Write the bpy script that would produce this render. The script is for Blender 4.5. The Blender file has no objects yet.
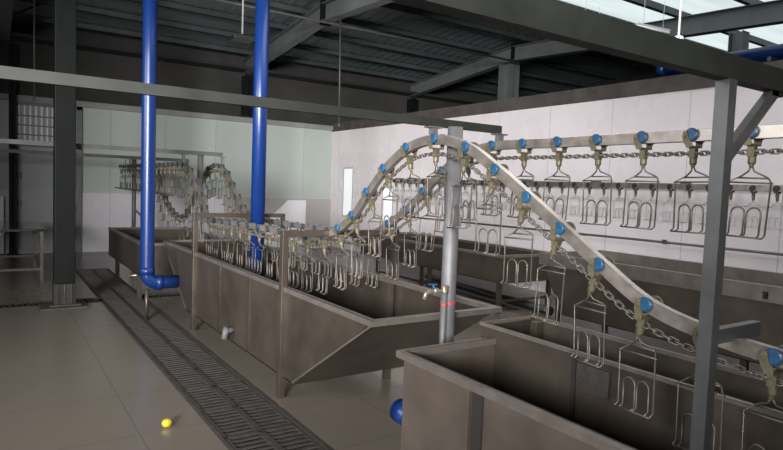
import bpy, math, random
from mathutils import Vector, Matrix
random.seed(7)
S = bpy.context.scene
C = S.collection
V = Vector
# ------------------------------------------------------------ camera, world, exposure
def solve_camera():
    F = 600.0
    y = V((-12-391.5, -(172-225), -F)).normalized()      # depth axis of the hall, camera coords
    x = V((1290-391.5, -(221-225), -F)).normalized()     # cross axis
    x = (x - y*x.dot(y)*0.5).normalized()
    y = (y - x*y.dot(x)).normalized()
    z = x.cross(y)
    return Matrix((x, y, z))                             # rows: world axes in camera coords
cam = bpy.data.cameras.new('camera')
cam.sensor_width = 36.0
cam.lens = 36.0*600/783
cam.clip_start = 0.02
co = bpy.data.objects.new('camera', cam); C.objects.link(co)
co.matrix_world = Matrix.Translation((0, 0, 1.65)) @ solve_camera().to_4x4()
S.camera = co
W = bpy.data.worlds.new('sky'); S.world = W; W.use_nodes = True
bg = W.node_tree.nodes['Background']
bg.inputs[0].default_value = (0.93, 0.96, 1.0, 1); bg.inputs[1].default_value = 1.4
S.view_settings.view_transform = 'Standard'; S.view_settings.look = 'None'
S.view_settings.gamma = 1; S.view_settings.use_curve_mapping = False
S.view_settings.exposure = 0.0
def area(name, loc, target, sx, sy, power, col=(1, 1, 1), spread=180):
    l = bpy.data.lights.new(name, 'AREA'); l.shape = 'RECTANGLE'; l.size = sx; l.size_y = sy
    l.energy = power; l.color = col; l.spread = math.radians(spread)
    o = bpy.data.objects.new(name, l); C.objects.link(o); o.location = loc
    o.rotation_euler = (V(target)-V(loc)).to_track_quat('-Z', 'Y').to_euler()
    return o
# added unseen area lamps: strong one behind camera at left, weaker along left side
area('fill_behind_left', (-4.2, -3.3, 2.6), (7.6, 12.6, 2.0), 3.0, 1.6, 300, (1.0, 0.965, 0.96), 44)
area('fill_overhead', (4.6, 3.6, 4.45), (4.5, 3.7, 0), 2.4, 5.0, 130, (1.0, 0.98, 0.96), 150)  # added lamp below the closed roof, brightens tanks and floor from above
area('fill_left', (-5.8, 3.5, 3.3), (7.6, 5.5, 1.0), 6.0, 1.6, 150, (0.98, 0.98, 1.0), 95)

# ------------------------------------------------------------ materials
def mat(name, col, rough=0.5, metal=0.0, noise=0.0, nscale=4.0, rnoise=0.0, bump=0.0, bscale=20.0, stretch=(1, 1, 1), spec=0.5, trans=0.0, emit=None):
    m = bpy.data.materials.new(name); m.use_nodes = True
    nt = m.node_tree; b = nt.nodes['Principled BSDF']
    b.inputs['Base Color'].default_value = (*col, 1); b.inputs['Roughness'].default_value = rough
    b.inputs['Metallic'].default_value = metal; b.inputs['Specular IOR Level'].default_value = spec
    if emit:
        b.inputs['Emission Color'].default_value = (*emit[0], 1); b.inputs['Emission Strength'].default_value = emit[1]
    tc = nt.nodes.new('ShaderNodeTexCoord'); mp = nt.nodes.new('ShaderNodeMapping')
    mp.inputs['Scale'].default_value = stretch; nt.links.new(tc.outputs['Object'], mp.inputs[0])
    if noise or rnoise:
        n = nt.nodes.new('ShaderNodeTexNoise'); n.inputs['Scale'].default_value = nscale
        n.inputs['Detail'].default_value = 6; n.inputs['Roughness'].default_value = .62
        nt.links.new(mp.outputs[0], n.inputs[0])
        if noise:
            r = nt.nodes.new('ShaderNodeValToRGB')
            r.color_ramp.elements[0].position = .3; r.color_ramp.elements[1].position = .72
            r.color_ramp.elements[0].color = (*[c*(1-noise) for c in col], 1)
            r.color_ramp.elements[1].color = (*[min(1, c*(1+noise*.6)) for c in col], 1)
            nt.links.new(n.outputs[0], r.inputs[0]); nt.links.new(r.outputs[0], b.inputs['Base Color'])
        if rnoise:
            q = nt.nodes.new('ShaderNodeMapRange'); q.inputs[3].default_value = max(0.03, rough-rnoise); q.inputs[4].default_value = rough+rnoise
            nt.links.new(n.outputs[0], q.inputs[0]); nt.links.new(q.outputs[0], b.inputs['Roughness'])
    if bump:
        n2 = nt.nodes.new('ShaderNodeTexNoise'); n2.inputs['Scale'].default_value = bscale
        nt.links.new(mp.outputs[0], n2.inputs[0])
        bp = nt.nodes.new('ShaderNodeBump'); bp.inputs['Strength'].default_value = bump; bp.inputs['Distance'].default_value = .01
        nt.links.new(n2.outputs[0], bp.inputs['Height']); nt.links.new(bp.outputs[0], b.inputs['Normal'])
    return m
M = {}
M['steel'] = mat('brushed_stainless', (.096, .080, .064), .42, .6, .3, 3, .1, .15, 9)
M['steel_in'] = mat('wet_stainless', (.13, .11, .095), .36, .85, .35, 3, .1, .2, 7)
M['steel_lit'] = mat('lit_brushed_stainless', (.165, .138, .115), .42, .6, .28, 3, .1, .15, 9)  # lighter copy of the stainless; light near the camera put into colour
M['rim'] = mat('worn_stainless_rim', (.27, .24, .215), .36, .7, .2, 9, .1)
M['rail'] = mat('worn_aluminium_rail', (.42, .38, .34), .34, .75, .35, 9, .12)
M['wire'] = mat('hook_wire', (.145, .128, .112), .45, .6, .25, 30, .1)
M['chain'] = mat('chain_steel', (.21, .19, .165), .45, .7, .3, 40, .1)
M['brass'] = mat('yellow_zinc', (.155, .135, .082), .5, .35, .4, 35, .1)
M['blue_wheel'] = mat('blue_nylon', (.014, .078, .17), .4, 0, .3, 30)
M['dark_wheel'] = mat('dark_nylon', (.028, .030, .030), .5)  # near-black wheels of the rail's far side and the wall line
M['dark_teal'] = mat('dark_teal_nylon', (.015, .04, .065), .5, 0, .3, 30)  # darker teal for the wheels farther down the line
M['pale_wire'] = mat('pale_wire', (.45, .43, .42), .4, .6)
M['blue_pipe'] = mat('blue_pvc', (.004, .024, .125), .33, 0, .12, 3)
M['green_steel'] = mat('dark_green_painted_steel', (.006, .009, .008), .5, 0, .3, 2.5, .08, stretch=(3, 3, .8), spec=.15)
M['col_foot'] = mat('column_foot_sheen', (.07, .068, .06), .35, .6, .3, 6, .1, stretch=(3, 3, .6))
M['grey_steel'] = mat('grey_painted_steel', (.085, .088, .085), .5, .2, .25, 5, .05)
M['beam_paint'] = mat('dull_beam_paint', (.021, .024, .020), .55, .1, .35, 6, .05)
M['post'] = mat('galvanised_post', (.095, .098, .10), .42, .5, .25, 8, .08)
M['pipe'] = mat('galvanised_pipe', (.14, .14, .145), .55, .3, .25, 8, .08)
M['roof'] = mat('roof_sheet', (.16, .20, .205), .5, .1, .3, 1.2, .1, stretch=(.15, 2.2, 1))
M['rafter'] = mat('rafter_grey', (.13, .145, .142), .5, .1, .2, 3)
M['purlin'] = mat('purlin_steel', (.055, .068, .068), .5, .1, .25, 3)
M['concrete'] = mat('brown_render', (.038, .038, .034), .85, 0, .35, 1.4, bump=.3, bscale=12)
M['dark_wall'] = mat('dark_render', (.022, .024, .024), .9, 0, .2, 1)
M['unlit_wall'] = mat('grey_render', (.20, .195, .19), .8, 0, .2, 1)
M['band'] = mat('brown_block_top', (.075, .066, .060), .8, 0, .45, 4, bump=.4, bscale=14)
M['cornice'] = mat('grey_cornice', (.26, .27, .26), .6, 0, .15, 4)
M['panel'] = mat('white_glossy_panel', (.78, .73, .75), .28, 0, .07, 1.1, .1, .12, 2.4, spec=.5)
M['panel_green'] = mat('pale_green_panel', (.44, .50, .455), .42, 0, .06, 1.0, .08, .06, 2.0)
M['panel_low'] = mat('pale_grey_panel', (.62, .62, .65), .25, 0, .08, 1.2, .08)
M['panel_grey'] = mat('grey_dado', (.40, .385, .375), .35, 0, .08, 1.5)
M['seam'] = mat('panel_seam', (.47, .47, .47), .5)
M['alu'] = mat('aluminium_frame', (.17, .175, .17), .45, .4, .15, 6)
M['door'] = mat('grey_door', (.36, .385, .38), .35, 0, .08, 2)
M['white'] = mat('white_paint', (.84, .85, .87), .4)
M['black'] = mat('black_plastic', (.015, .015, .015), .4)
M['iron'] = mat('cast_grate', (.068, .063, .056), .6, .3, .35, 12, .12)
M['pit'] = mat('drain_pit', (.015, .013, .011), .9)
M['kerb'] = mat('drain_edge', (.05, .045, .04), .8, 0, .4, 15)
M['tap'] = mat('brass_tap', (.40, .35, .27), .35, .7, .3, 20)
M['red'] = mat('red_tape', (.42, .05, .06), .5)
M['yellow'] = mat('yellow_plastic', (.55, .42, .02), .5)
M['table'] = mat('table_steel', (.16, .15, .13), .4, .7, .2, 5)
M['table_top'] = mat('polished_table_top', (.42, .42, .41), .12, .95, .1, 3)
M['glow'] = mat('frosted_window_gap_glow', (.8, .82, .82), .4, emit=((.93, .97, 1.0), .38))
M['lamp'] = mat('reflection_glow', (.85, .87, .88), .3, emit=((.95, 1, 1), .35))  # glow of the strips that imitate skylight reflections
def skylight_mat():
    m = bpy.data.materials.new('skylight_translucent'); m.use_nodes = True; nt = m.node_tree
    nt.nodes.remove(nt.nodes['Principled BSDF'])
    t = nt.nodes.new('ShaderNodeBsdfTranslucent'); t.inputs[0].default_value = (.86, .93, .90, 1)
    tc = nt.nodes.new('ShaderNodeTexCoord'); mp = nt.nodes.new('ShaderNodeMapping'); mp.inputs['Scale'].default_value = (.25, 3, 1)
    n = nt.nodes.new('ShaderNodeTexNoise'); n.inputs['Scale'].default_value = 1.5
    r = nt.nodes.new('ShaderNodeValToRGB'); r.color_ramp.elements[0].color = (.45, .50, .48, 1); r.color_ramp.elements[1].color = (.70, .76, .74, 1)
    nt.links.new(tc.outputs['Object'], mp.inputs[0]); nt.links.new(mp.outputs[0], n.inputs[0]); nt.links.new(n.outputs[0], r.inputs[0]); nt.links.new(r.outputs[0], t.inputs[0])
    nt.links.new(t.outputs[0], nt.nodes['Material Output'].inputs[0]); return m
M['skylight'] = skylight_mat()
def floor_mat():
    m = mat('floor_tile', (.17, .147, .121), .25, 0, .07, .8, .07, .03, 5)
    nt = m.node_tree; b = nt.nodes['Principled BSDF']
    src = b.inputs['Base Color'].links[0].from_socket
    tc = nt.nodes.new('ShaderNodeTexCoord')
    br = nt.nodes.new('ShaderNodeTexBrick'); br.offset = 0; br.inputs['Scale'].default_value = 1
    br.inputs['Brick Width'].default_value = .8; br.inputs['Row Height'].default_value = .8
    br.inputs['Mortar Size'].default_value = .006; br.inputs['Mortar Smooth'].default_value = .3
    nt.links.new(tc.outputs['Object'], br.inputs[0])
    mx = nt.nodes.new('ShaderNodeMix'); mx.data_type = 'RGBA'
    nt.links.new(br.outputs['Fac'], mx.inputs[0]); nt.links.new(src, mx.inputs[6]); mx.inputs[7].default_value = (.13, .11, .095, 1)
    nt.links.new(mx.outputs[2], b.inputs['Base Color']); return m
M['floor'] = floor_mat()

# ------------------------------------------------------------ mesh builder
class MB:
    def __init__(s): s.v = []; s.f = []; s.sm = []
    def add(s, vs, fs, sm=False):
        b = len(s.v); s.v += [V(p) for p in vs]
        for f in fs: s.f.append([b+i for i in f]); s.sm.append(sm)
        return s
    def box(s, x0, x1, y0, y1, z0, z1):
        return s.add([(x, y, z) for x in (x0, x1) for y in (y0, y1) for z in (z0, z1)],
                     [(0, 1, 3, 2), (4, 6, 7, 5), (0, 4, 5, 1), (2, 3, 7, 6), (0, 2, 6, 4), (1, 5, 7, 3)])
    def sweep(s, pts, prof, up=(0, 0, 1), closed=False, sm=False):
        """profile = list of (side, up) offsets, swept along pts"""
        pts = [V(p) for p in pts]; n = len(pts); k = len(prof); vs = []
        for i, p in enumerate(pts):
            a = pts[(i-1) % n] if (closed or i > 0) else p; b = pts[(i+1) % n] if (closed or i < n-1) else p
            t = (b-a).normalized(); u = V(up)
            if abs(t.dot(u)) > .98: u = V((0, 1, 0)) if abs(t.y) < .9 else V((1, 0, 0))
            sd = t.cross(u).normalized(); u2 = sd.cross(t)
            vs += [p+sd*q[0]+u2*q[1] for q in prof]
        fs = []
        for i in range(n if closed else n-1):
            for j in range(k):
                a = i*k+j; b = i*k+(j+1) % k; c = ((i+1) % n)*k+(j+1) % k; d = ((i+1) % n)*k+j
                fs.append((a, b, c, d))
        s.add(vs, fs, sm)
        if not closed:
            b0 = len(s.v)-len(vs)
            s.f.append([b0+j for j in range(k)][::-1]); s.sm.append(False)
            s.f.append([b0+(n-1)*k+j for j in range(k)]); s.sm.append(False)
        return s
    def tube(s, pts, r, n=8, closed=False):
        """parallel-transport tube (smooth)"""
        pts = [V(p) for p in pts]; N = len(pts); vs = []; u = None
        for i, p in enumerate(pts):
            a = pts[(i-1) % N] if (closed or i > 0) else p; b = pts[(i+1) % N] if (closed or i < N-1) else p
            t = (b-a).normalized()
            if u is None:
                u = V((0, 0, 1)) if abs(t.z) < .9 else V((1, 0, 0))
            u = (u - t*u.dot(t)).normalized(); w = t.cross(u)
            vs += [p+(u*math.cos(2*math.pi*j/n)+w*math.sin(2*math.pi*j/n))*r for j in range(n)]
        fs = [(i*n+j, i*n+(j+1) % n, ((i+1) % N)*n+(j+1) % n, ((i+1) % N)*n+j) for i in range(N if closed else N-1) for j in range(n)]
        s.add(vs, fs, True)
        if not closed:
            b0 = len(s.v)-len(vs)
            s.f.append([b0+j for j in range(n)][::-1]); s.sm.append(False)
            s.f.append([b0+(N-1)*n+j for j in range(n)]); s.sm.append(False)
        return s
    def bar(s, a, b, w, h):
        return s.sweep([a, b], [(-w/2, -h/2), (w/2, -h/2), (w/2, h/2), (-w/2, h/2)])
    def ibeam(s, a, b, w, h, tf=.014, tw=.01):
        for (x0, x1, z0, z1) in ((-w/2, w/2, -h/2, -h/2+tf), (-w/2, w/2, h/2-tf, h/2), (-tw/2, tw/2, -h/2, h/2)):
            s.sweep([a, b], [(x0, z0), (x1, z0), (x1, z1), (x0, z1)])
        return s
    def disc(s, c, axis, r, t, n=20, bev=.2):
        """cylinder along axis with chamfered edge"""
        c = V(c); ax = V(axis).normalized(); u = V((0, 0, 1)) if abs(ax.z) < .9 else V((1, 0, 0)); w = ax.cross(u); u = w.cross(ax)
        rings = [(-t/2, r*(1-bev)), (-t/2+t*bev, r), (t/2-t*bev, r), (t/2, r*(1-bev))]
        vs = []
        for (d, rr) in rings: vs += [c+ax*d+(u*math.cos(2*math.pi*j/n)+w*math.sin(2*math.pi*j/n))*rr for j in range(n)]
        fs = [(i*n+j, i*n+(j+1) % n, (i+1)*n+(j+1) % n, (i+1)*n+j) for i in range(3) for j in range(n)]
        fs += [tuple(range(n))[::-1], tuple(3*n+j for j in range(n))]
        return s.add(vs, fs, False)
    def prism(s, poly, d):
        """3-D polygon extruded by vector d"""
        n = len(poly); d = V(d); vs = [V(p) for p in poly]+[V(p)+d for p in poly]
        fs = [tuple(range(n))[::-1], tuple(n+i for i in range(n))]+[(i, (i+1) % n, n+(i+1) % n, n+i) for i in range(n)]
        return s.add(vs, fs)
    def mesh(s, name, m, bevel=None):
        me = bpy.data.meshes.new(name); me.from_pydata([tuple(p) for p in s.v], [], s.f)
        me.materials.append(m)
        for p, q in zip(me.polygons, s.sm): p.use_smooth = q
        import bmesh
        bm = bmesh.new(); bm.from_mesh(me); bmesh.ops.recalc_face_normals(bm, faces=bm.faces); bm.to_mesh(me); bm.free()
        return me
    def build(s, name, m, parent=None, bevel=0.0, loc=None):
        o = bpy.data.objects.new(name, s.mesh(name, m)); C.objects.link(o)
        if loc is not None:
            o.location = loc
        if parent:
            o.parent = parent
            if loc is None: o.location = -parent.location if not parent.parent else -(parent.location+parent.parent.location) 
        if bevel:
            b = o.modifiers.new('bevel', 'BEVEL'); b.width = bevel; b.segments = 2; b.limit_method = 'ANGLE'
        return o
def tag(o, label=None, cat=None, group=None, kind=None):
    if label: o['label'] = label
    if cat: o['category'] = cat
    if group: o['group'] = group
    if kind: o['kind'] = kind
    return o
def thing(name, loc, label, cat, group=None):
    o = bpy.data.objects.new(name, None); C.objects.link(o); o.location = loc; o.empty_display_size = .05
    return tag(o, label, cat, group)
def structure(name, mb, m, parent=None):
    o = mb.build(name, m, parent)
    if not parent: o['kind'] = 'structure'
    return o
def place(o, parent):      # absolute-coordinates child of an unrotated empty
    o.parent = parent; o.location = -parent.location; return o

# ------------------------------------------------------------ the room shell
YB, XR = 14.4, 7.67
xs = [-7, 1.22, 1.77, 15]; ys = [-4, 8.60, 8.90, 11.72, YB+.3]
fl = MB()
for i in range(3):
    for j in range(4):
        drain = (i == 1 and j <= 2) or (j == 1 and (i == 0 or i == 2))
        x0, x1, y0, y1 = xs[i], xs[i+1], ys[j], ys[j+1]
        if drain and not (j == 1 and i != 1): continue
        if j == 1 and i == 0: fl.box(x0, -3.0, y0, y1, -.2, 0); continue
        if j == 1 and i == 2: fl.box(2.9, x1, y0, y1, -.2, 0); continue
        fl.box(x0, x1, y0, y1, -.2, 0)
structure('floor', fl, M['floor'])
pit = MB(); pit.box(1.22, 1.77, -4, 11.72, -.25, -.2); pit.box(-3, 2.9, 8.6, 8.9, -.25, -.2)
structure('trim_1', pit, M['pit'])
kb = MB()
for (a, b) in ((1.215, 1.245), (1.745, 1.775)):
    for (c, d) in ((-1, 8.6), (8.9, 11.72)): kb.box(a, b, c, d, -.2, .004)
kb.box(1.215, 1.775, 11.69, 11.72, -.2, .004)
for (c, d) in ((8.59, 8.62), (8.88, 8.91)):
    kb.box(-3, 1.215, c, d, -.2, .004); kb.box(1.775, 2.9, c, d, -.2, .004)
structure('trim_2', kb, M['kerb'])

w = MB(); w.box(-7, 15, YB+.03, YB+.3, 1.30, 3.12); structure('wall_back', w, M['panel_green'])
w = MB(); w.box(1.60, 15, YB+.02, YB+.3, 0, 1.285); w.box(-7, 1.6, YB+.04, YB+.3, 0, 1.3); structure('wall_back_dado', w, M['panel_low'])
w = MB(); w.box(-7, 15, YB+.05, YB+.3, 3.12, 5.2); structure('wall_back_upper', w, M['concrete'])
w = MB()
w.box(-7, XR, YB-.06, YB+.05, 3.10, 3.22); structure('trim_3', w, M['cornice'])
w = MB()
for x in [2.2+1.16*i for i in range(5)]: w.box(x-.006, x+.006, YB+.012, YB+.03, 0, 3.1)
w.box(1.60, XR, YB+.008, YB+.03, 1.283, 1.305); structure('trim_4', w, M['seam'])
w = MB(); w.box(4.75, XR-.005, YB+.004, YB+.02, 0, 1.27); structure('trim_5', w, M['panel_grey'])  # darker grey facing on the dado near the right corner
w = MB(); w.prism([(5.10, YB-.03, 0), (6.92, YB-.03, 0), (6.92, YB-.03, 1.22), (6.42, YB-.03, 1.22)], (0, .03, 0))  # flat white trapezoid built for the bright slanted patch
tag(w.build('white_quad', M['white']), 'bright white shape with a slanted edge against the back wall, near its right corner', 'board')
w = MB(); w.box(XR, XR+.12, -3, YB+.05, 0, 3.075); structure('wall_right', w, M['panel'])
w = MB()
for y in [0.9+1.19*i for i in range(12)]: w.box(XR-.003, XR+.01, y-.005, y+.005, 0, 3.06)
structure('trim_6', w, M['seam'])
w = MB(); w.box(XR-.03, XR+.16, -3, YB+.05, 3.075, 3.29); structure('trim_7', w, M['band'])
w = MB(); w.box(-7, 15, YB-.5, YB+.05, 4.30, 4.36); structure('trim_8', w, M['dark_wall'])
w = MB(); w.box(14.8, 15, -4, YB+.3, 0, 5.2); structure('wall_far_right', w, M['dark_wall'])
w = MB(); w.box(-7.2, 15, -4.2, -4, 0, 4.75); structure('wall_front', w, M['unlit_wall'])
w = MB(); w.box(-7.2, -7, -4.2, YB+.3, 0, 5.4); structure('wall_left', w, M['unlit_wall'])

# roof: ridge over Y = 10.2, underside of the rafters falls both ways
YR = 10.2
def zr(y): return 4.66-.10*abs(y-YR) if y > YR else 4.66-.048*abs(y-YR)      # underside of the rafters
def zs(y): return zr(y)+.46
ceil = MB()
def slab(x0, x1, y0, y1, t=.03):
    ceil.add([(x0, y0, zs(y0)), (x1, y0, zs(y0)), (x1, y1, zs(y1)), (x0, y1, zs(y1)), (x0, y0, zs(y0)+t), (x1, y0, zs(y0)+t), (x1, y1, zs(y1)+t), (x0, y1, zs(y1)+t)],
             [(0, 1, 2, 3), (4, 7, 6, 5), (0, 4, 5, 1), (1, 5, 6, 2), (2, 6, 7, 3), (3, 7, 4, 0)])
slab(-7.5, 15, YR, YB+.6)
slab(-7.5, 15, 7.3, YR); slab(-7.5, 7.2, -4.5, 7.3); slab(7.2, 15, -4.5, 3.0)
ceiling = structure('ceiling', ceil, M['roof'])
rb = MB()                                     # ribs of the corrugated sheet run down the slope
for i in range(90):
    x = -7+i*.245
    for (a, b) in ((YR, YB+.4), (7.3, YR)):
        rb.sweep([(x, a, zs(a)-.012), (x, b, zs(b)-.012)], [(-.03, 0), (.03, 0), (.015, .02), (-.015, .02)])
    if x < 7.2: rb.sweep([(x, -4, zs(-4)-.012), (x, 7.3, zs(7.3)-.012)], [(-.03, 0), (.03, 0), (.015, .02), (-.015, .02)])
rb.build('sheet_rib', M['roof'], ceiling)
for y in [13.9, 12.9, 11.9, 10.9, 9.6, 8.5, 7.35, 6.2, 5.0, 3.8, 2.6, 1.4, .2]:
    p = MB(); z = zr(y)+.34
    p.box(-7.5, 14.8, y-.03, y-.02, z, z+.12); p.box(-7.5, 14.8, y-.03, y+.04, z+.11, z+.12); p.box(-7.5, 14.8, y-.03, y+.04, z, z+.01)
    p.build('purlin', M['purlin'], ceiling)
sk = MB(); sk.add([(7.2, 3.0, zs(3.0)+.02), (15, 3.0, zs(3.0)+.02), (15, 7.3, zs(7.3)+.02), (7.2, 7.3, zs(7.3)+.02)], [(0, 1, 2, 3)])
so = sk.build('skylight_sheet', M['skylight'], ceiling)
so['label'] = 'translucent roof sheets letting daylight in'

# rafters of the portal frames
for x, lab in ((.25, 'grey steel roof rafter at the far left, above the leaning-looking wall column'),
               (5.2, 'grey steel roof rafter meeting the ridge above the blue pipe in the middle'),
               (10.1, 'grey steel roof rafter beyond the white partition wall on the right')):
    t = thing('roof_rafter', (x, YR, zr(YR)), lab, 'rafter')
    for (a, b) in ((YB-.1, YR), (YR, -4)):
        m = MB(); m.ibeam((x, a, zr(a)+.17), (x, b, zr(b)+.17), .19, .33)
        m.build('rafter_beam', M['rafter'], t)
    m = MB(); m.box(x-.11, x+.11, YR-.012, YR+.012, zr(YR)-.06, zr(YR)+.40)
    for dz in (.02, .14, .26):
        for dx in (-.06, .06): m.disc((x+dx, YR-.02, zr(YR)+dz), (0, 1, 0), .018, .03, 6)
    m.build('ridge_plate', M['green_steel'], t)
    for yb in (12.9, 11.9, 8.5, 7.35, 5.0):
        m = MB(); m.bar((x+.03, yb, zr(yb)+.02), (x+.55, yb, zr(yb)+.36), .03, .03); m.build('knee_brace', M['green_steel'], t)
def hcol(name, x, y, z0, z1, w, mname, lab, cat='column'):
    t = thing(name, (x, y, z0), lab, cat)
    m = MB(); m.box(x-w/2, x+w/2, y-w/2, y-w/2+.014, z0, z1); m.box(x-w/2, x+w/2, y+w/2-.014, y+w/2, z0, z1); m.box(x-.006, x+.006, y-w/2, y+w/2, z0, z1)
    m.build('column_shaft', M[mname], t)
    m = MB(); m.box(x-w*.75, x+w*.75, y-w*.75, y+w*.75, z0, z0+.02); m.build('base_plate', M[mname], t)
    return t
hcol('steel_column', .385, 14.27, 0, 4.2, .12, 'green_steel', 'dark steel wall column left of the mesh transom, by the back wall')
hcol('steel_column', 5.2, 14.22, 3.22, 4.2, .22, 'green_steel', 'short dark steel column above the back wall, behind the second blue pipe')
hcol('steel_column', 10.1, 10.35, 0, 4.66, .34, 'rafter', 'thick grey steel column beyond the white wall, under the roof ridge')
hcol('steel_column', 10.1, 5.15, 0, 4.36, .22, 'rafter', 'grey steel column beyond the white wall beside the horizontal blue pipe')
hcol('steel_column', 10.1, 14.2, 0, 4.2, .22, 'green_steel', 'dark steel column beyond the white wall, farthest back')
# big column standing on the left
t = thing('steel_column', (.775, 8.52, 0), 'thick dark green square column standing on the tiles at the left', 'column')
m = MB(); m.box(.66, .89, 8.36, 8.58, .30, 5.08); m.build('column_shaft', M['green_steel'], t, .008)
m = MB(); m.box(.655, .895, 8.355, 8.585, .03, .30)  # paler foot: faint reflection near the floor put into its colour
for xx in (.70, .775, .85): m.box(xx-.008, xx+.008, 8.345, 8.356, .03, .30)
m.build('column_foot', M['col_foot'], t, .004)['label'] = 'paler foot of the column, reflection put into its colour'
m = MB(); m.box(.50, 1.03, 8.22, 8.585, 0, .03); m.box(.60, .95, 8.30, 8.585, .03, .05); m.build('base_plate', M['iron'], t, .004)

# drain grates
def grate_mesh(L, Wd, bars, center=True):
    m = MB(); h0, h1 = -.012, 0.0
    m.box(-Wd/2, -Wd/2+.022, 0, L, h0, h1); m.box(Wd/2-.022, Wd/2, 0, L, h0, h1)
    m.box(-Wd/2, Wd/2, 0, .016, h0, h1); m.box(-Wd/2, Wd/2, L-.016, L, h0, h1)
    if center: m.box(-.022, .022, 0, L, h0, h1)
    for k in range(1, bars):
        y = L*k/bars; m.box(-Wd/2+.02, Wd/2-.02, y-.0135, y+.0135, h0, h1-.002)
    return m
gm = grate_mesh(.496, .495, 8).mesh('drain_grate', M['iron'])
names = ['first', 'second', 'third', 'fourth', 'fifth', 'sixth', 'seventh', 'eighth', 'ninth', 'tenth', 'eleventh', 'twelfth', 'thirteenth', 'fourteenth',
         'fifteenth', 'sixteenth', 'seventeenth', 'eighteenth', 'nineteenth', 'twentieth']
y = 11.69-.5; seq = []
while y > 2.3: seq.append(y); y -= .5
for i, y in enumerate(reversed(seq)):
    o = bpy.data.objects.new('drain_grate', gm); C.objects.link(o); o.location = (1.495, y, .001)
    tag(o, 'dark slotted grate in the long floor drain, %s panel from the camera' % names[min(i, 19)], 'drain grate', 'grate panels of the long floor drain')
gm2 = grate_mesh(.496, .255, 8, False).mesh('drain_grate', M['iron'])
for side, x0, n, lab in (('l', 1.21, 6, 'left of the long drain'), ('r', 1.78+.5, 2, 'right of the long drain under the tanks')):
    for k in range(n):
        o = bpy.data.objects.new('drain_grate', gm2); C.objects.link(o); o.rotation_euler = (0, 0, math.pi/2)
        o.location = (x0-.5*k if side == 'l' else x0+.5*k, 8.75, .001)
        tag(o, 'narrow cross-drain grate %s, %s from the junction' % (lab, names[k]), 'drain grate', 'grate panels of the cross drain')

# back wall openings: door frame, mesh transom, door leaf
d = MB(); d.box(.36, .46, YB-.05, YB+.03, 0, 3.1); d.box(.46, 1.64, YB-.05, YB+.03, 3.03, 3.1); d.box(.46, 1.64, YB-.05, YB+.03, 2.2, 2.27); d.box(1.54, 1.64, YB-.05, YB+.03, 0, 3.1)
dr = structure('door_1', d, M['alu'])
d = MB(); d.box(.47, 1.40, YB-.02, YB+.02, .03, 2.19); d.build('door_leaf', M['door'], dr)
d = MB(); d.box(1.45, 1.50, YB-.04, YB-.0, 0, 2.19); d.build('door_stile', M['alu'], dr)
d = MB(); d.box(1.40, 1.445, YB-.01, YB+.01, 1.0, 2.05); d.build('door_gap_glow', M['glow'], dr)  # glowing strip for the light in the gap of the ajar door
d = MB(); d.tube([(1.47, YB-.06, 1.05), (1.47, YB-.10, 1.08), (1.47, YB-.10, .90), (1.47, YB-.06, .87)], .012, 8); d.build('door_handle', M['black'], dr)
d = MB(); d.box(.50, .53, YB-.06, YB-.02, .1, 2.19)
for z in (.5, 1.05, 1.6): d.disc((.515, YB-.06, z), (0, 0, 1), .03, .12, 10)
d.build('door_hinge', M['alu'], dr)
d = MB()
d.box(.46, 1.54, YB+.0, YB+.02, 2.27, 3.03)
wn = structure('window_1', d, M['door'])
d = MB()
for i in range(11): x = .50+i*.1; d.box(x-.018, x+.018, YB-.015, YB-.005, 2.27, 3.03)
d.build('transom_slat', M['white'], wn)
d = MB()
for z in (2.44, 2.63, 2.82): d.box(.46, 1.54, YB-.035, YB-.02, z-.012, z+.012)
d.build('transom_bar', M['alu'], wn)
b = MB(); b.box(-.9, .24, YB-.05, YB-.01, .02, 1.17)
tag(b.build('white_quad', M['white'], None, .004), 'white board leaning on the back wall at the far left edge', 'board')
# narrow bright windows of the right wall
for k, (y0, y1, z0, z1) in enumerate(((13.25, 13.68, .88, 2.08), (11.40, 11.80, .86, 1.62))):
    f = MB(); f.box(XR-.02, XR, y0-.04, y1+.04, z0-.04, z0); f.box(XR-.02, XR, y0-.04, y1+.04, z1, z1+.04); f.box(XR-.02, XR, y0-.04, y0, z0, z1); f.box(XR-.02, XR, y1, y1+.04, z0, z1)
    wn = structure('window_%d' % (k+2), f, M['seam'])
    g = MB(); g.box(XR-.012, XR-.002, y0, y1, z0, z1); g.build('window_pane', M['glow'], wn)

# ------------------------------------------------------------ conveyor lines
def smooth(pts, step=.04):
    P = [V(p) for p in pts]; out = []
    for i in range(len(P)-1):
        a = P[max(i-1, 0)]; b = P[i]; c = P[i+1]; d = P[min(i+2, len(P)-1)]
        n = max(2, int((c-b).length/step))
        for k in range(n):
            t = k/n
            out.append(.5*((2*b)+(c-a)*t+(2*a-5*b+4*c-d)*t*t+(3*b-a-3*c+d)*t**3))
    out.append(P[-1]); return out
X1, X2, X3 = 2.25, 2.80, 7.45
K1 = [(.1, 1.10), (.40, 1.10), (.67, 1.104), (.94, 1.117), (1.18, 1.145), (1.431, 1.208), (1.669, 1.342), (1.896, 1.483), (2.121, 1.622), (2.36, 1.765), (2.61, 1.892), (2.89, 1.947), (3.18, 1.905), (3.44, 1.772), (3.65, 1.605), (3.85, 1.43), (4.07, 1.31), (4.34, 1.235),
      (4.7, 1.20), (5.5, 1.20), (6.4, 1.19), (7.1, 1.17), (7.4, 1.20), (7.739, 1.40), (8.17, 1.70), (8.40, 1.82), (8.65, 1.86), (9.3, 1.865), (11, 1.865), (13.4, 1.87)]
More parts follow.
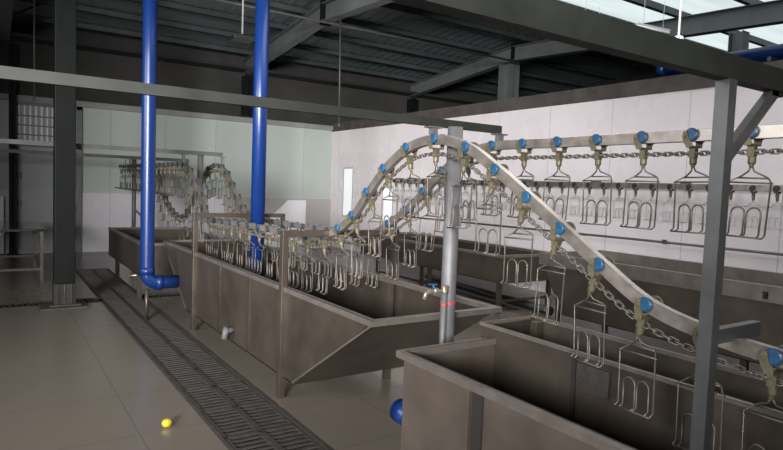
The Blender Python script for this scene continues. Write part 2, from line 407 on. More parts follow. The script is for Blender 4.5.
K2 = [(12.9, 1.87), (12.62, 1.83), (12.33, 1.56), (11.9, 1.26), (11.40, 1.07), (10.9, .99), (10.55, 1.04), (10.26, 1.22), (9.92, 1.48), (9.50, 1.73), (9.15, 1.85), (8.80, 1.87), (8.47, 1.79), (8.13, 1.57), (7.85, 1.37), (7.53, 1.24), (7.1, 1.19),
      (6.2, 1.19), (5.2, 1.20), (4.75, 1.20), (4.45, 1.235), (4.22, 1.33), (3.99, 1.45), (3.756, 1.60), (3.53, 1.765), (3.28, 1.89), (2.98, 1.948), (2.4, 1.95), (1.5, 1.95), (.1, 1.95)]
path1 = smooth([(X1, y, z) for y, z in K1]); path2 = smooth([(X2, y, z) for y, z in K2])
turn = [V((X1+.275-.275*math.cos(a), 13.4+.275*math.sin(a), 1.87)) for a in [math.pi*k/16 for k in range(17)]]
path12 = path1 + turn[1:] + smooth([(X2, 13.3, 1.87), (X2, 12.9, 1.87)])[1:] + path2[1:]
path3 = [V((X3, y, 1.80)) for y in [1.2+.1*k for k in range(100)]]
RAILP = [(-.017, -.029), (.017, -.029), (.019, -.027), (.019, .027), (.017, .029), (-.017, .029), (-.019, .027), (-.019, -.027)]
t = thing('conveyor_rail', (X1, 2.9, 1.95), 'long worn metal overhead rail arching over the tanks and looping back', 'rail')
m = MB(); m.sweep(path1+turn[1:]+smooth([(X2, 13.3, 1.87), (X2, 12.9, 1.87)])[1:], RAILP); m.build('near_track', M['rail'], t)
m = MB(); m.sweep(path2, RAILP); m.build('return_track', M['rail'], t)
def hanger(x, y, z0, z1, par):
    m = MB(); m.box(x-.02, x+.02, y-.02, y+.02, z0+.02, z1); m.box(x-.05, x+.05, y-.03, y+.03, z1-.008, z1); m.build('hanger', M['pipe'], par)
hanger(X1, 2.93, 1.96, 2.027, t); hanger(X2, 2.93, 1.96, 2.027, t)
hanger(X1, 1.13, 1.14, 1.075+.06, t) if 0 else None
hanger(X2, 1.085, 1.96, 2.05, t); hanger(X2, 8.6, 1.87, 2.0, t); hanger(X1, 8.6, 1.86, 2.0, t); hanger(X1, 12.4, 1.88, 2.0, t)
t = thing('conveyor_rail', (X3, 6, 1.8), 'straight conveyor rail fixed along the right white wall', 'rail')
m = MB(); m.sweep(path3, [(a*1.1, b*1.3) for a, b in RAILP]); m.build('track', M['rail'], t)
for y in (1.6, 3.0, 4.4, 5.8, 7.2, 8.6, 10.0, 11.0):
    m = MB(); m.box(X3, XR, y-.015, y+.015, 1.838, 1.858); m.build('wall_bracket', M['grey_steel'], t)

def resample(path, pitch, start=0.0):
    out = []; acc = 0; nxt = start
    for a, b in zip(path[:-1], path[1:]):
        L = (b-a).length
        while nxt <= acc+L+1e-9:
            q = (nxt-acc)/L; out.append((a.lerp(b, q), (b-a).normalized())); nxt += pitch
        acc += L
    return out
def nearest(path, p):
    k = min(range(len(path)), key=lambda i: (path[i]-p).length)
    a = path[max(k-1, 0)]; b = path[min(k+1, len(path)-1)]; return (p, (b-a).normalized())

# the shackle with its trolley: everything hangs below the rail axis
def U(w, h, y, z0, x0=0, n=8):        # inverted U of wire, width w, rising h from z0
    r = w/2; pts = [(x0-.024, y-r, z0), (x0, y-r, z0+.012)]
    for k in range(n+1):
        a = math.pi*k/n; pts.append((x0, y-r*math.cos(a), z0+h-r+r*math.sin(a)))
    pts += [(x0, y+r, z0+.012), (x0-.024, y+r, z0)]
    return pts
def frame_mesh():
    m = MB(); rw = .0040
    for s in (-1, 1):
        m.tube([(0, .004*s, -.002), (.006, .012*s, -.022), (.030, .050*s, -.042), (.030, .064*s, -.050), (0, .0875*s, -.070), (0, .0875*s, -.30), (-.024, .0875*s, -.314)], rw, 6)
        m.tube(U(.058, .132, .034*s, -.314), rw, 6)
    m.tube([(0, -.095, -.073), (0, .095, -.073)], rw, 6)
    m.tube([(.030, -.062, -.050), (.030, .062, -.050)], rw, 6)
    m.tube([(-.024, -.0875, -.314), (-.024, .0875, -.314)], rw, 6)
    m.tube([(0, 0, .012), (.0, .008, .004), (0, .004, -.004), (0, -.004, -.004), (0, -.008, .004)], rw, 6, True)
    return m.mesh('hook_frame', M['wire'])
def bracket_mesh():
    m = MB()
    prof = [(-.045, y, z) for y, z in ((-.014, -.050), (.018, -.050), (.031, -.032), (.037, -.006), (.034, .014), (.024, .022), (.014, .018), (.012, .004), (.006, -.012), (-.008, -.028))]
    m.prism(prof, (.005, 0, 0))
    m.disc((.0430, -.002, .0), (1, 0, 0), .036, .006, 18, .1)
    m.prism([(.041, -.018, -.02), (.046, -.018, -.02), (.046, -.014, -.052), (.041, -.014, -.052)], (0, .032, 0))
    m.box(-.045, .046, -.014, .018, -.058, -.050)
    m.disc((-.047, .022, -.004), (1, 0, 0), .008, .008, 8)
    return m.mesh('bracket', M['brass'])
def neck_mesh():
    m = MB(); m.box(-.015, .015, -.013, .017, -.106, -.057)
    m.disc((0, .002, -.086), (1, 0, 0), .013, .036, 12)
    m.disc((0, 0, -.120), (0, 0, 1), .0165, .040, 12); m.disc((0, 0, -.142), (0, 0, 1), .010, .018, 10)
    return m.mesh('neck', M['brass'])
fm, bm_, nm = frame_mesh(), bracket_mesh(), neck_mesh()
wm = MB().disc((0, 0, 0), (1, 0, 0), .0305, .018, 20, .2).disc((0, 0, 0), (1, 0, 0), .009, .020, 10, .1).mesh('wheel', M['blue_wheel'])
proto = bpy.data.objects.new('shackle', None); proto.empty_display_size = .03
pb = bpy.data.objects.new('trolley_bracket', bm_); pn = bpy.data.objects.new('trolley_neck', nm)
pw1 = bpy.data.objects.new('wheel', wm); pw2 = bpy.data.objects.new('wheel', wm); pf = bpy.data.objects.new('hook_frame', fm)
wmd = MB().disc((0, 0, 0), (1, 0, 0), .0305, .018, 20, .2).disc((0, 0, 0), (1, 0, 0), .009, .020, 10, .1).mesh('wheel', M['dark_wheel'])
pd = bpy.data.objects.new('wheel', wmd)
wmg = wmd.copy(); wmg.materials[0] = M['dark_teal']; pg = bpy.data.objects.new('wheel', wmg)
fml = frame_mesh(); fml.materials[0] = M['pale_wire']; bmd = bracket_mesh(); bmd.materials[0] = M['dark_wheel']
pfl = bpy.data.objects.new('hook_frame', fml); pbd = bpy.data.objects.new('trolley_bracket', bmd)
def put_shackle(p, tan, label, group, dark=False):
    far_wheels = p.y > 4.5 and not dark
    o = proto.copy(); C.objects.link(o); o.location = p
    yaw = math.atan2(-tan.x, tan.y) if abs(tan.y)+abs(tan.x) > 1e-6 else 0
    if tan.y < 0: yaw = math.atan2(tan.x, -tan.y)
    th = math.atan2(tan.z, math.hypot(tan.x, tan.y))*(1 if tan.y >= 0 else -1)
    rz = Matrix.Rotation(yaw, 4, 'Z')
    o.rotation_euler = (0, 0, yaw)
    th *= .72
    for q, off in ((pbd if dark else pb, 0), (pn, 0)):
        c = q.copy(); C.objects.link(c); c.parent = o; c.rotation_euler = (th, 0, 0)
    for q, s in (((pd if dark else pg if far_wheels else pw1), -1), (pd, 1)):
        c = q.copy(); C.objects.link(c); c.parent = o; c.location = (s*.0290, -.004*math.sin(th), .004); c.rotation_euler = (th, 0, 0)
    c = (pfl if dark else pf).copy(); C.objects.link(c); c.parent = o
    c.location = (0, .148*math.sin(th), -.148*math.cos(th))
    c.rotation_euler = (random.uniform(-.03, .03), random.uniform(-.06, .06), random.uniform(-.10, .10))
    tag(o, label, 'shackle', group)
    return o
def ordn(k): return (names+['twenty-first', 'twenty-second', 'twenty-third', 'twenty-fourth', 'twenty-fifth', 'twenty-sixth', 'twenty-seventh', 'twenty-eighth', 'twenty-ninth', 'thirtieth', 'thirty-first', 'thirty-second', 'thirty-third', 'thirty-fourth', 'thirty-fifth'])[k]
# near line, measured rollers from the grey post back into the middle tank
n1 = [(.94, 1.117), (1.18, 1.145), (1.431, 1.208), (1.669, 1.342), (1.896, 1.483), (2.121, 1.622), (2.355, 1.762), (2.60, 1.888), (2.89, 1.947), (3.18, 1.905), (3.44, 1.772), (3.65, 1.605), (3.85, 1.43), (4.06, 1.315), (4.32, 1.238)]
lab1 = ['wire shackle over the near trough at the right edge, right of the grey post',
        'wire shackle half hidden behind the grey post over the near trough',
        'wire shackle over the near trough, just left of the grey post',
        'wire shackle second left of the grey post, in front of the dark grille',
        'wire shackle on the falling rail, third left of the grey post',
        'wire shackle on the falling rail, fourth left of the grey post',
        'wire shackle on the falling rail, second down from the round pipe post',
        'wire shackle on the falling rail, first past the round pipe post',
        'wire shackle at the top of the near arch, in line with the round pipe post',
        'wire shackle on the near arch, first left of the round pipe post',
        'wire shackle on the arch\'s far slope, second left of the pipe post',
        'wire shackle on the arch\'s far slope, third left of the pipe post',
        'wire shackle on the arch\'s far slope, fourth left of the pipe post',
        'wire shackle where the near rail starts rising from the middle tank',
        'wire shackle at the near end of the flat run inside the middle tank']
for (y, z), lb in zip(n1, lab1):
    put_shackle(*nearest(path1, V((X1, y, z))), lb, 'wire shackles on the near conveyor line')
i0 = min(range(len(path1)), key=lambda i: (path1[i]-V((X1, 4.32, 1.238))).length)
rest = resample(path1[i0:]+turn[1:]+[V((X2, 13.3, 1.87)), V((X2, 12.95, 1.87))], .275, .275)
ka = kb_ = kc = 0
for p, tn in rest:
    if p.y < 7.4: lb = 'front-row wire shackle in the middle tank, %s away from the near arch' % ordn(ka); ka += 1; g = 'front row of shackles in the middle tank'
    elif p.y < 8.55: lb = 'small shackle climbing out of the middle tank\'s far end, %s up' % ordn(kb_); kb_ += 1; g = 'shackles climbing out of the middle tank'
    else: lb = 'tiny shackle of the level back row, %s past the far arch' % ordn(kc); kc += 1; g = 'level row of far shackles'
    put_shackle(p, tn, lb, g)
# return line
n2m = [(1.333, 'wire shackle on the high level rail, just right of the grey post'),
       (1.60, 'wire shackle on the high level rail, touching the grey post\'s left edge'),
       (1.864, 'wire shackle on the high level rail, second left of the grey post'),
       (2.142, 'wire shackle on the high level rail, third left of the grey post'),
       (2.418, 'wire shackle on the high level rail, fourth left of the grey post'),
       (2.697, 'wire shackle on the high level rail, first right of the steel bar\'s end'),
       (2.975, 'wire shackle on the high level rail, just below the steel bar\'s end')]
for y, lb in n2m: put_shackle(V((X2, y, 1.95)), V((0, 1, 0)), lb, 'wire shackles on the high level rail')
rp2 = list(reversed(path2)); i1 = min(range(len(rp2)), key=lambda i: (rp2[i]-V((X2, 2.975, 1.948))).length)
ka = kb_ = kc = kd = 0
for p, tn in resample(rp2[i1:], .275, .275):
    if p.y < 4.5: lb = 'wire shackle on the second rail behind the near arch, %s down from the pipe post' % ordn(ka); ka += 1; g = 'shackles on the falling return rail'
    elif p.y < 7.5: lb = 'back-row wire shackle in the middle tank, %s from the near end' % ordn(kb_); kb_ += 1; g = 'back row of shackles in the middle tank'
    elif p.y < 9.6: lb = 'small wire shackle on the far arch, %s from the middle tank' % ordn(kc); kc += 1; g = 'shackles on the far arch'
    else: lb = 'tiny shackle in the dip over the far tank, %s past the arch' % ordn(kd); kd += 1; g = 'shackles in the dip over the far tank'
    put_shackle(p, tn, lb, g)
y = 3.24; k = 0
while y < 11.1:
    put_shackle(V((X3, y, 1.80)), V((0, 1, 0)), 'dark-wheeled shackle on the right wall rail, %s from the right' % ordn(k), 'shackles along the right wall', True)
    y += .258; k += 1

# chains
def link_mesh():
    m = MB(); L, r = .0200, .0102; pts = []
    for k in range(5): a = -math.pi/2+math.pi*k/4; pts.append((r*math.sin(a)*1, L-.006+r*math.cos(a)*.9, 0))
    for k in range(5): a = math.pi/2+math.pi*k/4; pts.append((r*math.sin(a), -(L-.006)+r*math.cos(a)*.9, 0))
    m.tube(pts, .0037, 6, True); return m
lk = link_mesh(); lkm = lk.mesh('chain_link', M['chain'])
def link_matrix(p, tn, k, off):
    yaw = math.atan2(-tn.x, tn.y) if tn.y >= 0 else math.atan2(tn.x, -tn.y)
    th = math.atan2(tn.z, math.hypot(tn.x, tn.y))*(1 if tn.y >= 0 else -1)
    if abs(tn.y) < 1e-6 and abs(tn.x) > 0: th = 0; yaw = -math.pi/2
    R1 = Matrix.Rotation(yaw, 4, 'Z') @ Matrix.Rotation(th, 4, 'X')
    return Matrix.Translation(p) @ R1 @ Matrix.Translation((0, 0, off)) @ Matrix.Rotation(.35+(math.pi/2 if k % 2 else 0), 4, 'Y')
def chain(name, path, lab, cat, nparts, off=-.085):
    t = thing(name, path[0], lab, cat)
    ls = [link_matrix(p, tn, k, off) for k, (p, tn) in enumerate(resample(path, .0308))]
    camp = V((0, 0, 1.65))
    vis = sorted([i for i in range(len(ls)) if ls[i].translation.y > .85], key=lambda i: (ls[i].translation-camp).length)[:nparts]
    vs = set(vis); m = MB()
    for i, A in enumerate(ls):
        if i in vs:
            o = bpy.data.objects.new('chain_link', lkm); C.objects.link(o); o.parent = t
            o.matrix_parent_inverse = Matrix.Identity(4); o.matrix_local = Matrix.Translation(-t.location) @ A
        else:
            m.add([A @ v for v in lk.v], lk.f, True)
    o = m.build('chain_run', M['chain'], t); o['kind'] = 'stuff'
    return t
chain('conveyor_chain', path1, 'steel link chain running under the near arching rail and through the tanks', 'chain', 100)
chain('conveyor_chain', rp2, 'steel link chain under the high level return rail and far arch', 'chain', 100)

# ------------------------------------------------------------ gantries
t = thing('conveyor_gantry', (2.08, 1.08, 0), 'near grey steel post with an overhead beam, diagonal brace and short arm', 'steel frame')
m = MB(); px, py = 2.06, 1.08
m.box(px-.022, px+.026, py-.022, py+.026, .129, 2.052); m.build('post', M['post'], t)
m = MB(); m.box(-1.4, XR-.05, 1.06, 1.11, 2.052, 2.132)
m.build('beam', M['beam_paint'], t)
m = MB(); m.bar((2.085, 1.085, 1.79), (2.40, 1.085, 2.055), .03, .042); m.build('brace', M['post'], t)
m = MB(); m.box(2.36, 2.44, 1.07, 1.10, 2.035, 2.052); m.build('gusset', M['beam_paint'], t)
m = MB(); m.box(px+.03, 2.40, 1.065, 1.10, 1.148, 1.20); m.box(2.235, 2.265, 1.06, 1.105, 1.12, 1.15); m.build('arm', M['post'], t, .002)
t = thing('hanger_rod', (1.77, 1.085, 2.14), 'thin white rod rising from the near overhead beam to the roof', 'rod')
m = MB(); m.tube([(1.77, 1.085, 2.132), (1.77, 1.085, zs(1.11)-.002)], .0035, 8); m.build('rod', M['white'], t)
m = MB(); m.disc((1.77, 1.085, 2.140), (0, 0, 1), .014, .016, 6); m.build('nut', M['white'], t)

t = thing('conveyor_gantry', (2.38, 2.84, 0), 'round galvanised pipe post carrying the long grey steel bar at mid hall', 'steel frame')
m = MB(); m.tube([(2.365, 2.86, 0), (2.365, 2.86, 2.03)], .047, 24); m.build('post', M['pipe'], t)
m = MB(); m.box(-2.6, 2.80, 2.91, 2.945, 2.028, 2.078); m.build('beam', M['beam_paint'], t)
m = MB(); m.disc((2.365, 2.86, .952), (0, 0, 1), .049, .016, 24, .05); m.build('tape', M['red'], t)['label'] = 'red tape ring'
m = MB(); m.disc((2.365, 2.86, .006), (0, 0, 1), .09, .012, 20); m.build('base_plate', M['pipe'], t)
t = thing('water_tap', (2.285, 2.80, 0), 'upright thin water pipe with a tap, strapped beside the round pipe post', 'tap')
m = MB(); m.tube([(2.285, 2.80, 0), (2.285, 2.80, 1.05)], .017, 14); m.build('riser_pipe', M['pipe'], t)
m = MB(); m.tube([(2.285, 2.80, 1.03), (2.24, 2.80, 1.035), (2.17, 2.80, 1.04), (2.145, 2.80, 1.03), (2.135, 2.80, .995)], .014, 12); m.disc((2.215, 2.80, 1.04), (1, 0, 0), .021, .03, 8); m.disc((2.285, 2.80, 1.045), (0, 0, 1), .023, .05, 12)
m.build('spout', M['tap'], t)
m = MB(); m.tube([(2.20, 2.80, 1.05), (2.20, 2.80, 1.078)], .007, 8); m.bar((2.165, 2.80, 1.083), (2.225, 2.80, 1.078), .014, .008); m.build('tap_handle', M['blue_wheel'], t)['label'] = 'blue tap lever'
m = MB(); m.disc((2.285, 2.80, .952), (0, 0, 1), .0185, .016, 14, .05); m.build('tape', M['red'], t)['label'] = 'red tape ring'

t = thing('conveyor_gantry', (2.47, 8.6, 0), 'far pale post and bar carrying the rails above the far arch', 'steel frame')
m = MB(); m.box(-3, 2.80, 8.59, 8.63, 2.0, 2.055); m.build('beam', M['grey_steel'], t)
m = MB(); m.tube([(2.50, 8.66, .35), (2.50, 8.66, 2.03)], .04, 16); m.build('post', M['pipe'], t)
t = thing('conveyor_gantry', (3.0, 12.4, 0), 'farthest post and bar holding the level row of shackles at the back', 'steel frame')
m = MB(); m.box(-3, 3.35, 12.38, 12.43, 2.0, 2.06); m.build('beam', M['grey_steel'], t)
m = MB(); m.tube([(2.33, 12.46, 0), (2.33, 12.46, 2.0)], .04, 16); m.tube([(2.33, 12.46, 1.05), (2.62, 12.46, .75)], .02, 8); m.build('post', M['pipe'], t)
t = thing('guide_bar', (2.1, 11, 1.42), 'thin guide bar along the bottoms of the far level row of shackles', 'bar')
m = MB(); m.bar((2.16, 8.9, 1.43), (2.16, 13.5, 1.43), .015, .02); m.build('bar', M['grey_steel'], t)
m = MB(); m.bar((2.16, 12.405, 1.42), (2.16, 12.405, 2.0), .012, .012); m.build('drop_rod', M['grey_steel'], t)

# ------------------------------------------------------------ tanks
def tank(name, label, x0, x1, y0, y1, zt, zb, s0, s1, legs, th=.008, o=.012, rimw=.05, rimh=.035, posts=(), zpost=0, farrim=True):
    """open trough; s0/s1 = length of the sloped floor part at the near and far ends"""
    t = thing(name, ((x0+x1)/2, (y0+y1)/2, 0), label, 'tank')
    prof = [(y0, zt), (y1, zt)]
    prof += [(y1-s1, zb)] if s1 else [(y1, zb)]
    prof += [(y0+s0, zb)] if s0 else [(y0, zb)]
    m = MB()
    m.prism([(x0, y, z) for y, z in prof], (th, 0, 0))
    if farrim: m.prism([(x1, y, z) for y, z in prof], (-th, 0, 0))
    a, b, c, d = [V((0, y, z)) for y, z in prof]
    for (p, q) in ((b, c), (d, a)):
        n = V((0, (q-p).z, -(q-p).y)).normalized()*th
        m.prism([(x0, p.y, p.z), (x1, p.y, p.z), (x1, q.y, q.z), (x0, q.y, q.z)], -n)
    m.box(x0, x1, d.y, c.y, zb, zb+th)
    m.build('tank_body', M['steel'], t)
    if s0:
        for (ya, yb) in ((y0, y0+s0), (y1, y1-s1)):
            m = MB(); m.bar((x0-.003, ya, zt-.03), (x0-.003, yb, zb+.008), .008, .011); m.build('edge_bead', M['rim'], t)
    r = MB()
    A, B, D_, E_ = x0-o, (x1+o if farrim else x1-.001), y0-o, y1+o
    q = rimw; vs = []
    for z in (zt-rimh, zt):
        vs += [(A, D_, z), (B, D_, z), (B, E_, z), (A, E_, z), (A+q, D_+q, z), (B-(q if farrim else 0), D_+q, z), (B-(q if farrim else 0), E_-q, z), (A+q, E_-q, z)]
    fs = []
    for k in range(4):
        if k == 1 and not farrim: continue
        n = (k+1) % 4
        fs += [(k, n, 4+n, 4+k), (8+k, 8+4+k, 8+4+n, 8+n), (k, 8+k, 8+n, n), (4+k, 4+n, 12+n, 12+k)]
    r.add(vs, fs)
    r.build('rim', M['rim'], t)
    for (lx, ly) in legs:
        m = MB(); m.box(lx-.028, lx+.028, ly-.028, ly+.028, 0, zt-rimh); m.build('leg', M['steel'], t, .002)
    for py in posts:
        m = MB()
        m.box(x0-.034, x0+.014, py-.03, py+.03, 0, zpost); m.build('frame_post', M['steel'], t, .003)
        m = MB(); m.box(x1-.036, x1+.002, py-.03, py+.03, zt, zpost); m.build('frame_post', M['steel'], t, .003)
        m = MB(); m.box(x0-.034, x1+.002, py-.028, py+.028, zpost, zpost+.045); m.build('frame_beam', M['steel'], t, .003)
    return t
mt = tank('scalding_tank', 'long stainless middle tank with sloping ends and two shackle guard frames', 1.87, 2.90, 2.95, 8.02, .86, .16, 1.08, 1.08,
          [(2.84, 4.22), (2.84, 6.60)], posts=(4.22, 6.60), zpost=1.245)
m = MB(); m.tube([(1.87, 5.35, .28), (1.80, 5.35, .27), (1.79, 5.35, .20)], .03, 12); m.disc((1.80, 5.35, .27), (1, 0, 0), .045, .03, 12); m.build('drain_valve', M['pipe'], mt)
m = MB()
for y in (4.95, 5.75): m.box(1.862, 1.87, y-.006, y+.006, .16, .825)
m.build('seam', M['steel_in'], mt)
ft = tank('scalding_tank', 'far stainless tank on legs behind the vertical blue pipe', 1.66, 2.9, 8.25, 10.95, .80, .34, 0, 0,
          [(1.70, 8.66), (1.70, 10.35), (2.86, 8.66), (2.86, 10.35)])
m = MB(); m.tube([(1.9, 9.7, .30), (1.9, 9.7, .16), (1.74, 9.7, .16)], .025, 12); m.disc((1.76, 9.7, .17), (1, 0, 0), .05, .02, 8); m.build('drain_valve', M['tap'], ft)
# near double trough
nt_ = tank('rinsing_trough', 'nearest low stainless trough cut off by the lower right of the photo', 1.80, 2.438, -1.0, 2.505, .80, .12, 0, 0, [(1.84, -.8)], rimw=.045, farrim=False, o=.035)
for y in (1.985, .55):
    m = MB(); m.box(1.768, 1.80, y-.02, y+.025, 0, .765); m.build('stiffener', M['steel'], nt_, .002)
    m = MB(); m.box(1.790, 1.8005, y-.085, y-.02, .0, .765); m.build('recess_shade', M['pit'], nt_)  # near-black strip painted for shade in the recess beside the stiffener
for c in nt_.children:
    if c.name.startswith('tank_body') or c.name.startswith('stiffener'): c.data.materials[0] = M['steel_lit']
nt2 = tank('rinsing_trough', 'second stainless trough right behind the nearest one, with a slightly higher rim', 2.44, 2.87, -1.0, 2.62, .87, .12, 0, 0, [(2.83, 2.55), (2.83, -.8)], rimw=.022, rimh=.02)
for y in (1.93, .9):
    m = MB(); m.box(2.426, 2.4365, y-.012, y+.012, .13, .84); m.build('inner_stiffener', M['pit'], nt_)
g = MB()
gy0, gy1, gz0, gz1 = 1.725, 1.905, .695, .815
for k in range(15): y = gy0+(gy1-gy0)*k/14; g.bar((2.425, y, gz0), (2.425, y, gz1), .005, .005)
for k in range(12): z = gz0+(gz1-gz0)*k/11; g.bar((2.420, gy0, z), (2.420, gy1, z), .005, .005)
g.box(2.428, 2.436, gy0, gy1, gz0, gz1)
g.build('grille', M['iron'], nt_)['label'] = 'dark square mesh grille on the inner trough wall'
# tanks along the right wall
tc_ = tank('chilling_tank', 'stainless tank standing on legs behind the round pipe post, by the right wall', 5.66, 6.75, 5.75, 9.4, .80, .42, 0, 0, [(5.72, 5.85), (5.72, 8.9), (6.7, 5.85), (6.7, 8.9), (5.72, 7.4)])
m = MB(); m.bar((5.72, 5.85, .16), (5.72, 8.9, .16), .03, .03); m.bar((5.72, 5.85, .16), (6.7, 5.85, .16), .03, .03); m.build('leg_stretcher', M['steel'], tc_)
td = tank('chilling_tank', 'long stainless tank along the right wall behind the two near troughs', 5.50, 6.62, .2, 4.95, .935, .25, 0, .35, [(5.6, 4.72), (6.5, 4.72), (5.6, 2.6), (6.5, 2.6), (5.6, .5), (6.5, .5)], rimw=.06, rimh=.14)
m = MB(); m.disc((5.48, 2.42, .87), (1, 0, 0), .022, .03, 8); m.box(5.478, 5.488, 2.40, 2.44, .82, .87); m.build('bolt', M['black'], td)
t = thing('floor_duct', (5.6, 5.5, 0), 'dark low pipe lying on the floor under the tanks by the right wall', 'pipe')
m = MB(); m.tube([(6.6, 8.6, .07), (6.3, 6.2, .07), (6.25, 5.4, .07)], .06, 14); m.build('pipe_run', M['black'], t)
# wall water pipe
t = thing('wall_pipe', (7.6, 6, 1.03), 'thin grey water pipe running level along the right white wall', 'pipe')
m = MB(); m.tube([(7.60, .5, 1.045), (7.60, 5, 1.045), (7.60, 10.8, 1.02)], .016, 10); m.build('pipe_run', M['pipe'], t)
m = MB(); m.disc((7.60, 4.66, 1.045), (0, 1, 0), .026, .07, 10); m.disc((7.58, 4.66, 1.075), (0, 0, 1), .03, .012, 10); m.tube([(7.6, 4.66, 1.04), (7.6, 4.66, 1.075)], .008, 8); m.build('valve', M['grey_steel'], t)
for y in (2.0, 4.0, 6.0, 8.0, 10.0):
    m = MB(); m.box(7.585, 7.67, y-.012, y+.012, 1.02, 1.028); m.build('pipe_clip', M['grey_steel'], t)

# ------------------------------------------------------------ blue pipes
def arc(c, a, b, r, n=8):   # quarter bend from direction a to direction b around corner c
    c, a, b = V(c), V(a), V(b); ctr = c+a*r+b*r
    return [ctr - b*r*math.cos(k*math.pi/2/n) - a*r*math.sin(k*math.pi/2/n) for k in range(n+1)]
t = thing('blue_water_pipe', (1.52, 7.32, .42), 'tall blue pipe, left one, bending into the far end of the middle tank', 'pipe')
m = MB(); m.tube([(1.52, 7.32, zs(7.3)-.2)]+[(1.52, 7.32, 3.0)]+arc((1.52, 7.32, .43), (0, 0, 1), (1, 0, 0), .12)+[(1.866, 7.32, .43)], .078, 28); m.build('pipe_run', M['blue_pipe'], t)
m = MB(); m.tube([(1.52, 7.32, .53), (1.52, 7.32, .62)], .086, 28); m.tube([(1.62, 7.32, .43), (1.69, 7.32, .43)], .086, 28); m.build('elbow_collar', M['blue_pipe'], t)
m = MB(); m.tube([(1.52, 7.32, 0), (1.52, 7.32, .36)], .022, 12); m.build('support_leg', M['steel'], t)
t = thing('blue_water_pipe', (2.50, 6.35, .5), 'tall blue pipe, right one, dropping straight down into the middle tank', 'pipe')
m = MB(); m.tube([(2.50, 6.42, .45), (2.50, 6.42, zs(6.42)-.2)], .078, 28); m.build('pipe_run', M['blue_pipe'], t)
m = MB(); m.tube([(2.50, 6.42, 1.02), (2.50, 6.42, 1.12)], .086, 28); m.build('pipe_collar', M['blue_pipe'], t)
t = thing('blue_water_pipe', (8.0, 4, 3.45), 'horizontal blue pipe running behind the top of the right white wall', 'pipe')
m = MB(); m.tube([(8.0, -2.5, 3.475), (8.0, 5.12, 3.475)], .088, 24); m.build('pipe_run', M['blue_pipe'], t)
m = MB(); m.tube([(8.0, 5.05, 3.475), (8.0, 5.16, 3.475)], .095, 24); m.build('end_cap', M['blue_pipe'], t)
for y in (-1.5, 1.2, 3.6):
    m = MB(); m.box(7.79, 8.2, y-.02, y+.02, 3.33, 3.384); m.build('support_arm', M['grey_steel'], t)
m = MB(); m.tube([(1.915, 2.50, .40), (1.915, 2.63, .40)], .060, 24); m.tube([(1.915, 2.59, .40), (1.915, 2.69, .40)], .068, 24); m.disc((1.915, 2.695, .40), (0, 1, 0), .064, .03, 24)
m.build('pipe_stub', M['blue_pipe'], nt_)['label'] = 'blue plastic pipe stub'

# ------------------------------------------------------------ work table
t = thing('work_table', (-.3, 11.5, 0), 'plain metal work table standing at the left edge near the back wall', 'table')
m = MB(); m.box(-1.5, .72, 10.55, 12.45, .775, .81); m.build('table_top', M['table_top'], t, .004)
for (x, y) in ((.665, 10.62), (.665, 12.38), (-1.4, 10.62), (-1.4, 12.38)):
    m = MB(); m.box(x-.022, x+.022, y-.022, y+.022, 0, .775); m.build('leg', M['table'], t)
m = MB(); m.bar((-1.4, 10.62, .19), (.665, 10.62, .19), .03, .035); m.bar((-1.4, 12.38, .19), (.665, 12.38, .19), .03, .035); m.bar((.665, 10.62, .19), (.665, 12.38, .19), .03, .035); m.build('stretcher', M['table'], t)

# ------------------------------------------------------------ small things
m = MB(); n = 10
for k in range(7):
    a0 = math.pi*k/6
rings = [(0, .012), (.006, .026), (.026, .033), (.044, .028), (.052, .012)]
vs = []; 
for (z, r) in rings: vs += [(.978+r*math.cos(2*math.pi*j/n)*(1+.12*math.sin(3*j)), 4.05+r*math.sin(2*math.pi*j/n), z) for j in range(n)]
m.add(vs, [(i*n+j, i*n+(j+1) % n, (i+1)*n+(j+1) % n, (i+1)*n+j) for i in range(4) for j in range(n)]+[tuple(range(n))[::-1], tuple(4*n+j for j in range(n))], True)
tag(m.build('plastic_cap', M['yellow']), 'small yellow plastic cap lying alone on the floor tiles', 'cap')
t = thing('ceiling_conduit', (5, 9.9, 4.6), 'thin white conduit running across under the roof ridge', 'conduit')
m = MB(); m.tube([(-3, 9.85, 4.56), (10, 9.85, 4.56)], .022, 8); m.build('conduit_tube', M['pipe'], t)
t = thing('pendant_lamp', (2.84, 8, 3.6), 'small black lamp hanging on a white rod beside the right tall blue pipe', 'lamp')
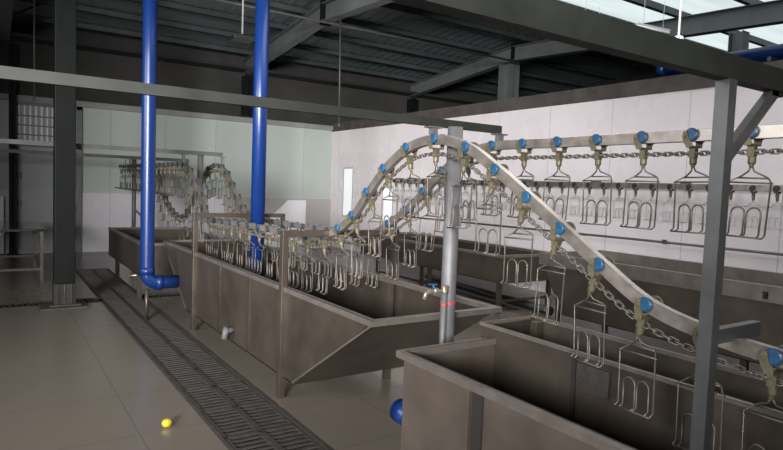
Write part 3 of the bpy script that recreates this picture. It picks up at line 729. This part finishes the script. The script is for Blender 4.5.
m = MB(); m.tube([(2.84, 8, 3.60), (2.84, 8, zs(8))], .013, 8); m.build('rod', M['cornice'], t)
m = MB(); m.box(2.70, 2.98, 7.9, 8.1, 3.54, 3.60); m.disc((2.84, 8, 3.61), (0, 0, 1), .05, .04, 12); m.build('lamp_housing', M['black'], t, .006)
t = thing('hanging_conduit', (5.3, 9.8, 3), 'thin grey conduit hanging down from the ridge in mid picture', 'conduit')
m = MB(); m.tube([(5.34, 9.8, 2.75), (5.30, 9.8, zr(9.8)+.1)], .016, 8); m.build('conduit_tube', M['grey_steel'], t)
m = MB(); m.disc((5.34, 9.8, 2.75), (0, 0, 1), .026, .06, 8); m.build('end_fitting', M['grey_steel'], t)
t = thing('hanging_conduit', (.7, 12, 3), 'thin grey conduit hanging near the far left, left of the thick column', 'conduit')
m = MB(); m.tube([(.64, 12.0, 2.9), (.64, 12.0, zs(12))], .012, 8); m.build('conduit_tube', M['grey_steel'], t)
m = MB(); m.disc((.64, 12.0, 2.9), (0, 0, 1), .022, .05, 8); m.build('end_fitting', M['grey_steel'], t)
for (a, b, lab) in (((8.15, 6.75, 4.42), (9.0, 6.95, 4.42), 'white strip for a skylight reflection under the bright roof sheets, left one'), ((8.75, 6.1, 4.42), (9.5, 6.0, 4.42), 'white strip for a skylight reflection under the bright roof sheets, right one')):
    a, b = V(a), V(b)
    t = thing('reflection_strip', (a+b)/2, lab, 'lamp')  # added glowing strips in place of skylight reflections
    m = MB(); m.tube([a, b], .018, 10); m.build('tube', M['lamp'], t)  # added glowing strip for a skylight reflection, not a lamp tube
    m = MB(); m.sweep([a+V((0, 0, .03)), b+V((0, 0, .03))], [(-.03, -.008), (.03, -.008), (.03, .012), (-.03, .012)]); m.build('strip_backing', M['white'], t)
    m = MB(); m.tube([a.lerp(b, .2)+V((0, 0, .03)), a.lerp(b, .2)+V((0, 0, .5))], .004, 6); m.tube([a.lerp(b, .8)+V((0, 0, .03)), a.lerp(b, .8)+V((0, 0, .5))], .004, 6); m.build('suspension_wire', M['white'], t)
